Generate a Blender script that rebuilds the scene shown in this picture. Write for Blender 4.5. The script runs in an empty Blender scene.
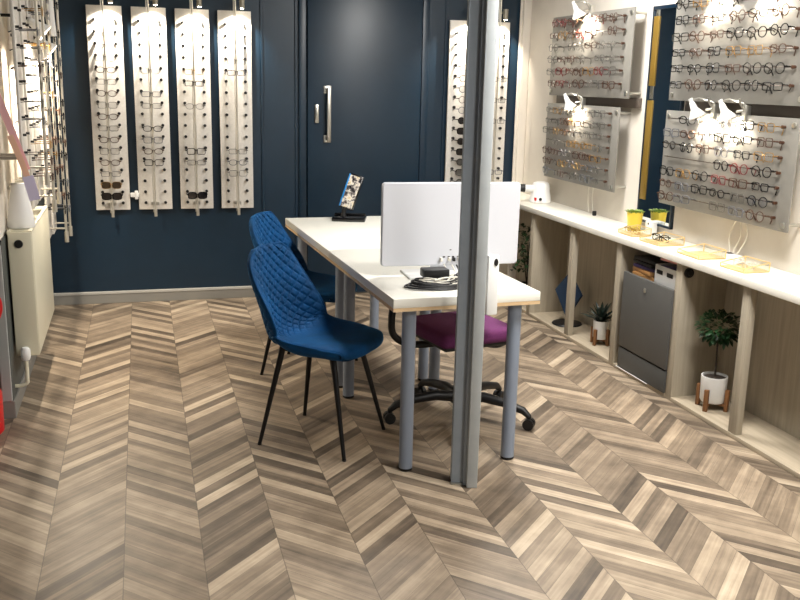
import bpy, bmesh, math, random
from mathutils import Vector, Matrix
PI = math.pi
rnd = random.Random(7)
S = bpy.context.scene
COL = S.collection

# ---------------------------------------------------------------- materials
def lin(c):
    return tuple((v/12.92 if v <= .04045 else ((v+.055)/1.055)**2.4) for v in [x/255 for x in c])+(1,)
def mat(name, rgb, rough=.5, metal=0, **kw):
    m = bpy.data.materials.new(name); m.use_nodes = True
    b = m.node_tree.nodes['Principled BSDF']
    b.inputs['Base Color'].default_value = lin(rgb)
    b.inputs['Roughness'].default_value = rough
    b.inputs['Metallic'].default_value = metal
    for k, v in kw.items():
        b.inputs[k.replace('_', ' ')].default_value = v
    return m
class NT:
    def __init__(s, m): s.t = m.node_tree; s.n = s.t.nodes; s.l = s.t.links
    def val(s, x, sock):
        if isinstance(x, (int, float)): sock.default_value = x
        elif isinstance(x, (tuple, list)): sock.default_value = x
        else: s.l.new(x, sock)
    def math(s, op, a, b=0, c=0):
        n = s.n.new('ShaderNodeMath'); n.operation = op
        s.val(a, n.inputs[0]); s.val(b, n.inputs[1]); s.val(c, n.inputs[2]); return n.outputs[0]
    def comb(s, x, y, z):
        n = s.n.new('ShaderNodeCombineXYZ')
        for i, v in enumerate((x, y, z)): s.val(v, n.inputs[i])
        return n.outputs[0]
    def coords(s, kind='Object'):
        n = s.n.new('ShaderNodeTexCoord'); m = s.n.new('ShaderNodeSeparateXYZ')
        s.l.new(n.outputs[kind], m.inputs[0]); return n.outputs[kind], m.outputs
    def noise(s, vec, scale, detail=3, rough=.5):
        n = s.n.new('ShaderNodeTexNoise'); s.l.new(vec, n.inputs['Vector'])
        n.inputs['Scale'].default_value = scale; n.inputs['Detail'].default_value = detail
        n.inputs['Roughness'].default_value = rough; return n.outputs['Fac']
    def white(s, vec):
        n = s.n.new('ShaderNodeTexWhiteNoise'); n.noise_dimensions = '3D'; s.l.new(vec, n.inputs['Vector']); return n.outputs['Value']
    def ramp(s, fac, stops, interp='LINEAR'):
        n = s.n.new('ShaderNodeValToRGB'); s.l.new(fac, n.inputs[0]); e = n.color_ramp.elements
        n.color_ramp.interpolation = interp
        while len(e) < len(stops): e.new(.5)
        for i, (p, c) in enumerate(stops): e[i].position = p; e[i].color = lin(c)
        return n.outputs[0]
    def mix(s, fac, a, b, mode='MIX'):
        n = s.n.new('ShaderNodeMix'); n.data_type = 'RGBA'; n.blend_type = mode
        s.val(fac, n.inputs[0]); s.val(a, n.inputs[6]); s.val(b, n.inputs[7]); return n.outputs[2]
    def bump(s, h, strength, dist=.002):
        n = s.n.new('ShaderNodeBump'); n.inputs['Strength'].default_value = strength; n.inputs['Distance'].default_value = dist
        s.l.new(h, n.inputs['Height']); s.l.new(n.outputs[0], s.n['Principled BSDF'].inputs['Normal'])
    def set(s, name, v): s.val(v, s.n['Principled BSDF'].inputs[name])

def floor_mat():
    m = mat('chevron_vinyl', (150, 130, 105), .42); t = NT(m)
    vec, xyz = t.coords()
    mp = t.n.new('ShaderNodeMapping'); mp.inputs['Rotation'].default_value = (0, 0, .009); t.l.new(vec, mp.inputs[0])
    sp = t.n.new('ShaderNodeSeparateXYZ'); t.l.new(mp.outputs[0], sp.inputs[0]); x, y = sp.outputs[0], sp.outputs[1]
    W = .2585
    s_ = t.math('DIVIDE', t.math('ADD', x, .114), W)
    col = t.math('FLOOR', s_)
    dist = t.math('MULTIPLY', t.math('PINGPONG', s_, 1), W)
    v = t.math('ADD', y, t.math('MULTIPLY', dist, 1.0))
    bw = .076
    vb = t.math('DIVIDE', v, bw)
    # boards are shifted a little from column to column so tones never run through
    bid = t.math('FLOOR', vb)
    r1 = t.white(t.comb(col, bid, 3))
    pair = t.math('FLOOR', t.math('ADD', t.math('MULTIPLY', vb, .5), t.math('MULTIPLY', col, .37)))
    r2 = t.white(t.comb(col, pair, 9))
    along = t.math('MULTIPLY', dist, 1.4)
    grain = t.noise(t.comb(t.math('ADD', t.math('MULTIPLY', along, 3.2), t.math('MULTIPLY', r1, 31)), t.math('MULTIPLY', v, 62), t.math('MULTIPLY', col, 7)), 1, 4, .6)
    broad = t.noise(t.comb(t.math('ADD', t.math('MULTIPLY', along, 1.5), t.math('MULTIPLY', r1, 17)), t.math('MULTIPLY', v, 20), t.math('MULTIPLY', col, 5)), 1, 2, .5)
    blot = t.noise(vec, 9, 3, .6)
    par = t.math('MODULO', t.math('ADD', t.math('ABSOLUTE', bid), t.math('ABSOLUTE', col)), 2)
    tone = t.math('ADD', t.math('MULTIPLY', r1, .46), t.math('ADD', t.math('MULTIPLY', par, .18), t.math('MULTIPLY', r2, .06)))
    tone = t.math('ADD', tone, t.math('MULTIPLY', t.math('SUBTRACT', grain, .5), .5))
    tone = t.math('ADD', tone, t.math('MULTIPLY', t.math('SUBTRACT', broad, .5), .55))
    tone = t.math('ADD', tone, t.math('MULTIPLY', t.math('SUBTRACT', blot, .5), .35))
    tone = t.math('ADD', tone, .145)
    c = t.ramp(tone, [(0, (60, 52, 43)), (.25, (95, 83, 70)), (.5, (132, 117, 99)), (.75, (170, 153, 131)), (1, (204, 188, 164))])
    # thin dark joints
    fx = t.math('PINGPONG', s_, .5); fy = t.math('PINGPONG', vb, .5)
    jx = t.math('LESS_THAN', fx, .006); jy = t.math('LESS_THAN', fy, .012)
    j = t.math('MAXIMUM', jx, jy)
    c = t.mix(t.math('MULTIPLY', j, .55), c, lin((52, 44, 37)))
    t.set('Base Color', c)
    t.set('Roughness', t.math('ADD', .36, t.math('MULTIPLY', grain, .2)))
    t.bump(t.math('SUBTRACT', grain, t.math('MULTIPLY', j, 2)), .25, .001)
    return m
def wood_mat(name, lo, hi, axis=2, rough=.55, scale=1):
    m = mat(name, hi, rough); t = NT(m); vec, xyz = t.coords()
    mp = t.n.new('ShaderNodeMapping'); sc = [38*scale]*3; sc[axis] = 2.2*scale; mp.inputs['Scale'].default_value = sc
    t.l.new(vec, mp.inputs[0]); n = t.noise(mp.outputs[0], 1, 4, .6)
    t.set('Base Color', t.ramp(n, [(.25, lo), (.75, hi)])); t.bump(n, .15, .001); return m
def noisy(name, lo, hi, scale, rough=.6, bump=.1, **kw):
    m = mat(name, hi, rough, **kw); t = NT(m); vec, xyz = t.coords(); n = t.noise(vec, scale, 4, .55)
    t.set('Base Color', t.ramp(n, [(.3, lo), (.7, hi)])); t.bump(n, bump, .001); return m
def emis(name, rgb, strength):
    m = mat(name, rgb, .5); b = m.node_tree.nodes['Principled BSDF']
    b.inputs['Emission Color'].default_value = lin(rgb); b.inputs['Emission Strength'].default_value = strength; return m
def lens_mat(name, tint, a):
    m = bpy.data.materials.new(name); m.use_nodes = True; t = NT(m); t.n.remove(t.n['Principled BSDF'])
    o = t.n['Material Output']; tr = t.n.new('ShaderNodeBsdfTransparent'); gl = t.n.new('ShaderNodeBsdfGlossy'); mx = t.n.new('ShaderNodeMixShader')
    tr.inputs[0].default_value = lin(tint); gl.inputs[0].default_value = (.9, .9, .9, 1); gl.inputs['Roughness'].default_value = .05
    mx.inputs[0].default_value = a; t.l.new(tr.outputs[0], mx.inputs[1]); t.l.new(gl.outputs[0], mx.inputs[2]); t.l.new(mx.outputs[0], o.inputs[0]); return m

M = {}
M['floor'] = floor_mat()
M['navy'] = noisy('navy_paint', (11, 36, 53), (13, 40, 59), 3, .38, .03)
M['cream'] = noisy('cream_wall_paint', (212, 205, 194), (218, 211, 200), 6, .8, .05)
M['ceiling'] = mat('ceiling_paint', (130, 130, 130), .9)
M['skirt'] = mat('skirting_grey', (132, 130, 124), .45)
M['white'] = mat('white_plastic', (236, 236, 234), .35)
M['matwhite'] = mat('matt_white', (228, 228, 226), .6)
M['radiator'] = mat('radiator_enamel', (224, 219, 196), .35)
M['counter'] = mat('counter_laminate', (240, 237, 226), .3)
M['tabletop'] = mat('table_laminate', (238, 236, 226), .28)
M['ply'] = wood_mat('ply_edge', (196, 164, 122), (226, 198, 158), 0)
M['greige'] = wood_mat('greige_wood', (154, 145, 128), (184, 174, 155), 2)
M['greigeX'] = wood_mat('greige_wood_board', (166, 153, 132), (192, 178, 155), 1)
M['legmetal'] = mat('blue_grey_enamel', (140, 151, 168), .38, .15)
M['post'] = noisy('painted_steel', (152, 163, 174), (162, 172, 182), 14, .45, .08)
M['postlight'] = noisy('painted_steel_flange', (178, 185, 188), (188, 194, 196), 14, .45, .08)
M['black'] = mat('black_plastic', (14, 14, 16), .45)
M['blackgloss'] = mat('black_gloss', (10, 10, 12), .2)
M['blackmetal'] = mat('black_powder_metal', (16, 16, 18), .4, .3)
M['chrome'] = mat('brushed_steel', (200, 198, 190), .28, .9)
M['rod'] = mat('clear_steel_rod', (205, 200, 188), .3, .6)
M['panel'] = noisy('white_display_panel', (214, 210, 202), (226, 222, 215), 90, .5, .12)
M['board'] = noisy('grey_display_board', (134, 132, 126), (148, 145, 138), 8, .38, .04, metal=.25)
M['navymetal'] = mat('dark_navy_frame', (12, 34, 52), .3)
M['reflectgold'] = mat('reflected_gold', (140, 112, 46), .45, .4)
M['gold'] = mat('pale_gold_wire', (222, 194, 140), .35, .45)
M['mirror'] = mat('mirror_glass', (225, 230, 230), .02, 1)
M['charcoal'] = mat('charcoal_cabinet', (84, 84, 82), .5)
M['charcoal2'] = mat('charcoal_plinth', (74, 75, 74), .5)
M['yellow'] = mat('yellow_pot_glaze', (226, 200, 70), .35)
M['leaf'] = noisy('fresh_leaf', (84, 118, 44), (150, 170, 80), 60, .5, .1)
M['darkleaf'] = noisy('dark_leaf', (20, 44, 26), (38, 78, 38), 50, .4, .1)
M['aloe'] = noisy('spiky_leaf', (14, 28, 24), (30, 52, 42), 50, .45, .1)
M['soil'] = noisy('soil', (26, 20, 15), (50, 38, 28), 120, .9, .5)
M['bark'] = mat('thin_bark', (48, 40, 32), .8)
M['walnut'] = wood_mat('walnut_leg', (96, 62, 34), (146, 100, 60), 2)
M['tan'] = wood_mat('kraft_tan', (158, 112, 62), (196, 148, 92), 1)
M['plum'] = noisy('plum_fabric', (84, 26, 76), (104, 38, 94), 260, .85, .3)
M['pink'] = mat('pink_paper', (226, 160, 156), .7)
M['ribbonpink'] = mat('pink_ribbon', (252, 196, 200), .6)
M['ribbonorange'] = mat('orange_ribbon', (252, 204, 176), .6)
M['lilac'] = mat('lilac_card', (224, 216, 244), .6)
M['red'] = mat('red_plastic', (196, 18, 24), .35)
M['cable'] = mat('white_cable', (226, 222, 210), .5)
M['darkpanel'] = mat('grey_green_panel', (78, 88, 86), .35)
M['trimgrey'] = mat('pale_grey_trim', (170, 172, 170), .5)
M['violet'] = mat('violet_folder', (52, 40, 84), .5)
M['bluerim'] = mat('sky_blue_rim', (20, 120, 190), .4)
M['inkblue'] = mat('ink_blue_felt', (20, 48, 76), .7)
M['led'] = emis('led_diffuser', (255, 248, 236), 9)
M['bulb'] = emis('warm_bulb', (255, 238, 206), 60)
M['lens'] = lens_mat('clear_lens', (246, 246, 246), .07)
M['darklens'] = lens_mat('smoked_lens', (52, 48, 50), .09)
M['brownlens'] = lens_mat('brown_lens', (84, 70, 56), .09)
M['glass'] = lens_mat('clear_glass', (240, 240, 234), .08)

def velvet():
    m = mat('blue_velvet', (6, 50, 98), .75); t = NT(m); vec, xyz = t.coords(); n = t.noise(vec, 9, 3, .6)
    t.set('Base Color', t.ramp(n, [(.3, (0, 52, 92)), (.7, (2, 70, 122))]))
    b = t.n['Principled BSDF']; b.inputs['Sheen Weight'].default_value = .4; b.inputs['Sheen Roughness'].default_value = .35
    b.inputs['Sheen Tint'].default_value = lin((40, 150, 210)); b.inputs['Specular IOR Level'].default_value = .2
    f = t.noise(vec, 420, 2, .5); t.bump(f, .2, .0008); return m
M['velvet'] = velvet()
def art():
    m = mat('marbled_print', (200, 200, 200), .25); t = NT(m); vec, xyz = t.coords(); n = t.noise(vec, 26, 4, .7)
    t.set('Base Color', t.ramp(n, [(.36, (20, 20, 26)), (.46, (120, 112, 110)), (.52, (222, 216, 206)), (.62, (190, 170, 120)), (.7, (30, 34, 44))])); return m
M['art'] = art()

# ---------------------------------------------------------------- geometry helpers
def bx(bm, x0, x1, y0, y1, z0, z1, bev=0, seg=2):
    r = bmesh.ops.create_cube(bm, size=1); vs = r['verts']
    for v in vs:
        v.co = Vector(((x0+x1)/2+v.co.x*(x1-x0), (y0+y1)/2+v.co.y*(y1-y0), (z0+z1)/2+v.co.z*(z1-z0)))
    if bev:
        es = set(e for v in vs for e in v.link_edges)
        bmesh.ops.bevel(bm, geom=list(es), offset=bev, segments=seg, affect='EDGES', profile=.5)
    return bm
def box(x0, x1, y0, y1, z0, z1, bev=0, seg=2): return bx(bmesh.new(), x0, x1, y0, y1, z0, z1, bev, seg)
def frame_of(d):
    d = d.normalized(); a = Vector((0, 0, 1)) if abs(d.z) < .9 else Vector((1, 0, 0))
    u = d.cross(a).normalized(); return u, d.cross(u).normalized()
def tube(bm, pts, r, seg=8, closed=False, caps=True):
    pts = [Vector(p) for p in pts]; n = len(pts); rings = []; u = None
    rr = r if isinstance(r, (list, tuple)) else [r]*n
    for i, p in enumerate(pts):
        if closed: d = pts[(i+1) % n]-pts[i-1]
        else: d = pts[min(i+1, n-1)]-pts[max(i-1, 0)]
        d = d.normalized()
        if u is None: u, w = frame_of(d)
        else:
            u = (u-d*u.dot(d)); u = u.normalized() if u.length > 1e-6 else frame_of(d)[0]; w = d.cross(u)
        rings.append([bm.verts.new(p+(u*math.cos(a)+w*math.sin(a))*rr[i]) for a in [2*PI*k/seg for k in range(seg)]])
    for i in range(n if closed else n-1):
        A, B = rings[i], rings[(i+1) % n]; off = 0
        if closed and i == n-1:
            off = min(range(seg), key=lambda k: (A[0].co-B[k].co).length)
        for k in range(seg):
            bm.faces.new((A[k], A[(k+1) % seg], B[(k+1+off) % seg], B[(k+off) % seg]))
    if not closed and caps:
        bm.faces.new(rings[0][::-1]); bm.faces.new(rings[-1])
    return bm
def cyl(bm, p0, p1, r0, r1=None, seg=20):
    return tube(bm, [p0, p1], [r0, r0 if r1 is None else r1], seg)
def lathe(bm, prof, seg=28, c=(0, 0, 0)):
    rings = []
    for r, z in prof:
        if r < 1e-5: rings.append([bm.verts.new((c[0], c[1], c[2]+z))])
        else: rings.append([bm.verts.new((c[0]+r*math.cos(2*PI*k/seg), c[1]+r*math.sin(2*PI*k/seg), c[2]+z)) for k in range(seg)])
    for A, B in zip(rings, rings[1:]):
        for k in range(seg):
            a = (A[0], A[0]) if len(A) == 1 else (A[k], A[(k+1) % seg]); b = (B[0], B[0]) if len(B) == 1 else (B[k], B[(k+1) % seg])
            f = []
            for v in (a[0], a[1], b[1], b[0]):
                if v not in f: f.append(v)
            if len(f) > 2: bm.faces.new(f)
    return bm
def obj(name, bm, m, parent=None, loc=None, smooth=True):
    bmesh.ops.recalc_face_normals(bm, faces=bm.faces)
    me = bpy.data.meshes.new(name); bm.to_mesh(me); bm.free(); me.materials.append(m)
    if smooth:
        me.polygons.foreach_set('use_smooth', [True]*len(me.polygons))
        try: me.set_sharp_from_angle(angle=math.radians(38))
        except Exception: pass
    o = bpy.data.objects.new(name, me); COL.objects.link(o)
    if parent: o.parent = parent
    if loc: o.location = loc
    return o
def thing(name, label, cat, loc=(0, 0, 0), rz=0, group=None):
    o = bpy.data.objects.new(name, None); COL.objects.link(o); o.empty_display_size = .05
    o.location = loc; o.rotation_euler = (0, 0, rz); return tag(o, label, cat, group)
def tag(o, label, cat, group=None):
    o['label'] = label; o['category'] = cat
    if group: o['group'] = group
    return o
def struct(name, bm, m, label=None, parent=None):
    o = obj(name, bm, m, parent, smooth=False)
    if not parent:
        o['kind'] = 'structure'
        if label: o['label'] = label
    return o
def copy_tree(o, parent=None):
    c = o.copy(); COL.objects.link(c); c.parent = parent
    for ch in list(o.children): copy_tree(ch, c)
    return c
ORD = ['first', 'second', 'third', 'fourth', 'fifth', 'sixth', 'seventh', 'eighth', 'ninth', 'tenth', 'eleventh', 'twelfth', 'thirteenth', 'fourteenth', 'fifteenth', 'sixteenth', 'seventeenth', 'eighteenth']

# ---------------------------------------------------------------- room shell
XL, XR, YB, ZC = -.593, 2.89, 6.66, 2.62
YF = -1.6          # shop front, behind the camera
XO = -1.5          # left side of the wider front part of the shop
YP = 4.40          # where the left wall steps out
struct('floor', box(XO-.1, XR+.1, YF, YB+.1, -.06, 0), M['floor'], 'grey brown wood effect vinyl floor laid in chevrons')
struct('ceiling', box(XO-.1, XR+.1, YF, YB+.1, ZC, ZC+.08), M['ceiling'], 'plain grey shop ceiling')
struct('wall_back', box(XO-.1, XR+.1, YB, YB+.1, 0, ZC), M['navy'], 'dark navy blue back wall')
struct('wall_right', box(XR, XR+.1, YF, YB, 0, ZC), M['cream'], 'cream wall behind the spectacle boards')
struct('wall_left', box(XL-.9, XL, YP, YB, 0, ZC), M['cream'], 'cream left wall behind the radiator')
struct('wall_front_left', box(XO-.1, XO, YF, YP, 0, ZC), mat('slate_paint', (96, 98, 100), .8))
struct('wall_front', box(XO, XR, YF-.1, YF, 0, .5), M['cream'])
# skirting
bm = box(XL, 2.6, YB-.016, YB, 0, .066, .002); 
struct('baseboard_back', bm, M['skirt'], 'grey skirting board along the navy wall')
struct('trim_1', box(XL, 2.6, YB-.022, YB, .066, .086, .004), mat('skirting_top_light', (176, 174, 168), .4), 'pale top moulding of the skirting along the navy wall')
struct('baseboard_left', box(XL, XL+.014, YP, YB-.02, 0, .08, .003), M['skirt'])
struct('baseboard_front_left', box(XO, XL+.014, YP-.014, YP, 0, .085, .003), M['skirt'])
struct('trim_2', box(XL-.72, XL-.045, YP-.012, YP, .09, .80, .003), M['darkpanel'], 'dark grey green panel low on the end of the left wall')
struct('trim_3', box(XL-.04, XL+.004, YP-.016, YP, .086, .82, .003), M['trimgrey'], 'pale grey corner strip at the end of the left wall')
struct('trim_7', box(XL, XL+.006, YP, YB-.02, .08, .84), mat('dado_shade_grey', (74, 78, 76), .6), 'dark grey lower left wall with painted shade behind the radiator')  # thin dark sheet, radiator shade painted into the dark lower wall colour
# vertical cream moulding in the right back corner
bm = bmesh.new(); bx(bm, 2.825, 2.89, 6.60, YB, 0, ZC, .008); cyl(bm, (2.82, 6.63, 0), (2.82, 6.63, ZC), .012, seg=12)
struct('trim_4', bm, M['cream'], 'cream corner moulding where navy wall meets cream wall')
# panelling mouldings on the navy wall
def mould(n, x0, x1, z0, z1, t=.018):
    bm = bmesh.new()
    for a in ((x0, x0+t, z0, z1), (x1-t, x1, z0, z1), (x0, x1, z0, z0+t), (x0, x1, z1-t, z1)):
        bx(bm, a[0], a[1], YB-.012, YB, a[2], a[3], .004)
    struct('trim_%d' % n, bm, M['navy'], 'navy panel moulding %s' % ['left of the navy door', 'right of the navy door'][n-5])
mould(5, .88, 1.14, .24, 2.4)
mould(6, 2.08, 2.25, .24, 2.4)
# door leaf
d = thing('door_1', 'tall flush navy door with square steel pull handle', 'door', (1.63, YB, 0)); del d['category']; d['kind'] = 'structure'
obj('door_panel', box(-.42, .42, -.032, 0, .01, 2.5, .003), M['navy'], d)
bm = bmesh.new()
for x0, x1 in ((-.48, -.428), (.428, .48)): bx(bm, x0, x1, -.02, 0, 0, 2.55, .004)
obj('door_frame', bm, M['navy'], d)
h = bmesh.new(); 
for z in (1.158, 1.505):
    bx(h, -.305, -.252, -.04, -.032, z-.026, z+.026, .002)
    bx(h, -.29, -.265, -.085, -.036, z-.012, z+.012, .003)
bx(h, -.29, -.262, -.092, -.074, 1.146, 1.517, .004)
obj('door_handle', h, M['chrome'], d)
lk = bmesh.new(); bx(lk, -.372, -.342, -.05, -.032, 1.27, 1.40, .005); bx(lk, -.367, -.347, -.062, -.05, 1.29, 1.38, .005)
obj('lock_thumb_turn', lk, M['chrome'], d)

# ---------------------------------------------------------------- ceiling lights
for i, (x, y, e) in enumerate(((1.95, 4.7, 46), (1.95, 2.6, 50), (1.95, .4, 44))):
    t = thing('ceiling_light', '%s square ceiling light panel of the shop' % ['rearmost', 'middle', 'front'][i], 'light', (x, y, ZC), 0, 'ceiling light panels')
    f = bmesh.new()
    for a in ((-.3, .3, -.3, -.28), (-.3, .3, .28, .3), (-.3, -.28, -.28, .28), (.28, .3, -.28, .28)): bx(f, a[0], a[1], a[2], a[3], -.02, 0)
    obj('frame', f, M['white'], t)
    obj('diffuser', box(-.279, .279, -.279, .279, -.014, -.004), M['led'], t)
    L = bpy.data.lights.new('panel_light', 'AREA'); L.shape = 'SQUARE'; L.size = .54; L.energy = e; L.color = (1, .975, .94)
    lo = bpy.data.objects.new('panel_light', L); COL.objects.link(lo); lo.parent = t; lo.location = (0, 0, -.03)
def spot(parent, loc, target, energy, ang=95, blend=.7, size=.012, col=(1, .87, .68)):
    L = bpy.data.lights.new('spot', 'SPOT'); L.energy = energy; L.spot_size = math.radians(ang); L.spot_blend = blend; L.shadow_soft_size = size; L.color = col
    o = bpy.data.objects.new('spot', L); COL.objects.link(o); o.parent = parent; o.location = loc
    o.rotation_euler = (Vector(target)-Vector(loc)).to_track_quat('-Z', 'Y').to_euler(); return o

# ---------------------------------------------------------------- spectacles
FR = {'black': M['blackgloss'], 'brown': mat('brown_acetate', (72, 44, 28), .3), 'red': mat('red_acetate', (110, 30, 32), .3),
      'silver': mat('silver_wire', (104, 102, 98), .3, .6), 'gold': mat('gold_wire', (170, 130, 66), .3, .8),
      'amber': mat('amber_acetate', (196, 106, 52), .3), 'grey': mat('grey_acetate', (96, 98, 104), .35), 'blue': mat('blue_acetate', (34, 52, 110), .3),
      'white': mat('clear_acetate', (206, 200, 190), .25)}
SH = {'round': (2, .0245, .0225), 'square': (5, .0265, .019), 'oval': (2.2, .0265, .0175), 'rectangular': (6, .0265, .0155), 'wide': (3, .03, .022)}
PROTO = {}
def rim_pts(shape, cx, n=18):
    e, a, b = SH[shape]; P = []
    for k in range(n):
        t = 2*PI*k/n; c, s = math.cos(t), math.sin(t)
        P.append((cx+a*math.copysign(abs(c)**(2/e), c), 0, b*math.copysign(abs(s)**(2/e), s)+(.002 if s > 0 else 0)))
    return P
def spectacles(color, shape, lens='clear', folded=False, short=False):
    """faces -y, temples run to +y"""
    key = (color, shape, lens, folded, short)
    if key in PROTO: return copy_tree(PROTO[key])
    thin = color in ('silver', 'gold'); r = .0017 if thin else .0024
    if lens != 'clear' and not thin: r = .0032
    bm = bmesh.new()
    for s in (-1, 1): tube(bm, rim_pts(shape, s*.034), r, 5, closed=True)
    tube(bm, [(-.010, 0, .006), (-.004, -.002, .010), (.004, -.002, .010), (.010, 0, .006)], r, 5)
    for s in (-1, 1): bx(bm, min(s*.058, s*.070), max(s*.058, s*.070), -.001, .004, .006, .013 if not thin else .010)
    root = obj('spectacles', bm, FR[color])
    for s in (-1, 1):
        lb = bmesh.new(); P = rim_pts(shape, s*.034); vs = [lb.verts.new((p[0], 0, p[2])) for p in P]; lb.faces.new(vs)
        obj('lens', lb, {'clear': M['lens'], 'dark': M['darklens'], 'brown': M['brownlens']}[lens], root)
        tb = bmesh.new()
        if folded: pts = [(s*.068, .002, .009), (s*.066, .008, .009), (0, .010+.003*s, .004), (-s*.055, .012+.003*s, -.012)]
        elif short: pts = [(s*.068, .002, .009), (s*.069, .02, .009), (s*.066, .045, -.002), (s*.05, .050, -.03)]
        else: pts = [(s*.068, .002, .009), (s*.0695, .05, .009), (s*.067, .092, .006), (s*.066, .118, -.006)]
        tube(tb, pts, [r*1.25, r*1.1, r*1.1, r*1.4], 5)
        obj('temple', tb, FR[color], root)
    PROTO[key] = root
    return root
def put_spec(loc, rz, label, group, **k):
    o = spectacles(**k); o.location = loc; o.rotation_euler = (0, 0, rz); tag(o, label, 'spectacles', group); return o

# ---------------------------------------------------------------- strips on the navy wall
def lamp_small(parent, x, y, z, ydir=-1):
    b = bmesh.new(); cyl(b, (x, y, z), (x, y, z+.075), .017, .019, 16); bx(b, x-.012, x+.012, min(y, y-ydir*.06), max(y, y-ydir*.06), z+.045, z+.06)
    o = obj('lamp_head', b, mat('warm_grey_metal', (150, 144, 130), .4, .4) if 'lampgrey' not in M else M['lampgrey'], parent)
    b = bmesh.new(); lathe(b, [(0, -.004), (.010, -.002), (.014, .004), (0, .008)], 14, (x, y, z)); obj('bulb', b, M['bulb'], o)
    return o
M['railbrown'] = mat('dark_bronze_rail', (70, 58, 48), .35, .5)
M['wallbar'] = mat('brown_grey_bar', (96, 86, 78), .5)
M['lampgrey'] = mat('warm_grey_metal', (150, 144, 130), .4, .4)
PX = [-.26, .023, .306, .589, 2.257, 2.50]
PW = .224
rows17 = [1.925-.0755*k for k in range(17)]
pname = ['leftmost', 'second', 'third', 'fourth', 'fifth', 'rightmost']
peg_me = None
for i, x0 in enumerate(PX):
    zt, zb = 2.016, .668
    t = thing('display_rack', '%s tall white spectacle panel on the navy wall' % (pname[i] if i in (0, 5) else pname[i]+' from left,') if i in (0, 5) else 'tall white spectacle panel on the navy wall, %s from left' % pname[i], 'display rack', (x0+PW/2, YB, 0), 0, 'white display panels on the navy wall')
    obj('back_board', box(-PW/2, PW/2, -.05, -.028, zb, zt, .002), M['panel'], t)
    for sx in (-.08, .08):
        for z in (zb+.1, zt-.1): obj('standoff', cyl(bmesh.new(), (sx, -.028, z), (sx, 0, z), .01, seg=10), M['chrome'], t)
    rd = bmesh.new(); cyl(rd, (-.004, -.145, .632), (-.004, -.145, 2.45), .0062, seg=10); cyl(rd, (-.004, -.145, .632), (-.004, -.145, .68), .011, seg=12); cyl(rd, (-.016, -.145, .66), (-.016, -.145, 2.45), .003, seg=8)
    rod = obj('rod', rd, M['rod'], t)
    br = bmesh.new(); cyl(br, (-.004, -.145, .71), (-.004, -.05, .71), .006, seg=8); bx(br, -.03, .022, -.056, -.05, .70, .72)
    obj('rod_bracket', br, M['chrome'], t)
    for k, z in enumerate(rows17):
        for s in (-1, 1):
            if peg_me is None:
                pb = bmesh.new(); cyl(pb, (0, 0, 0), (0, -.022, 0), .0095, .0105, 8); p = obj('peg', pb, M['black'], t); peg_me = p.data
            else:
                p = bpy.data.objects.new('peg', peg_me); COL.objects.link(p); p.parent = t
            p.location = (s*.066, -.05, z)
    lamp_small(t, .045, -.12, zt+.012)
    spot(t, (.045, -.14, zt-.012), (.01, -.045, zt-.22), 26, 112, .85, .006, (1, .9, .76))
    # what hangs on it
    if i == 0: hang = [(k, 'silver' if k % 2 else 'brown', ['oval', 'rectangular', 'oval', 'square'][k % 4], 'clear') for k in range(1, 14)]+[(14, 'gold', 'wide', 'brown'), (15, 'black', 'wide', 'dark')]
    elif i == 1: hang = [(k, 'silver', 'oval', 'clear') for k in (4,)]+[(6, 'grey', 'rectangular', 'clear'), (7, 'silver', 'rectangular', 'clear')]+[(k, ['black', 'grey', 'brown'][k % 3], ['square', 'oval'][k % 2], 'clear') for k in (9, 10, 11, 12)]
    elif i == 2: hang = [(4, 'gold', 'rectangular', 'clear'), (5, 'black', 'rectangular', 'clear'), (7, 'silver', 'oval', 'clear'), (11, 'black', 'square', 'clear'), (12, 'silver', 'rectangular', 'clear'), (15, 'black', 'wide', 'dark')]
    elif i == 3: hang = [(3, 'silver', 'rectangular', 'clear'), (4, 'grey', 'rectangular', 'clear'), (11, 'silver', 'rectangular', 'clear'), (12, 'grey', 'oval', 'clear'), (13, 'silver', 'square', 'clear')]
    elif i == 4: hang = [(k, 'grey' if k % 2 else 'brown', 'round', 'clear') for k in range(3, 8)]+[(8, 'black', 'round', 'dark')]+[(k, 'black', ['round', 'wide'][k % 2], 'dark') for k in range(9, 17)]
    else: hang = [(k, ['silver', 'grey'][k % 2], 'rectangular', 'clear') for k in (4, 6, 8, 13)]
    for q, (k, c, sh, ln) in enumerate(hang):
        dz = -.02 if ln == 'clear' else -.02
        kind = 'sunglasses' if ln != 'clear' else 'spectacles'
        where = ['leftmost white panel', 'second white panel', 'third white panel', 'fourth white panel', 'fifth white panel', 'rightmost white panel'][i]
        put_spec((x0+PW/2-.004, YB-.157, rows17[k]+dz), 0, '%s %s %s, %s from top on the %s of the navy wall' % (c, sh, kind, ORD[q], where), 'spectacles on the white panels', color=c, shape=sh, lens=ln)
# white clip between the first two panels
b = bmesh.new(); bx(b, -.03, .03, -.07, -.052, -.014, .016, .004); bx(b, .0, .022, -.078, -.055, -.028, .03, .004); bx(b, -.012, .012, -.055, 0, -.008, .008)
o = obj('wall_clip', b, M['matwhite'], None, (-.003, YB, .77)); tag(o, 'small white plastic clip between the two left panels on navy wall', 'clip')

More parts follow.
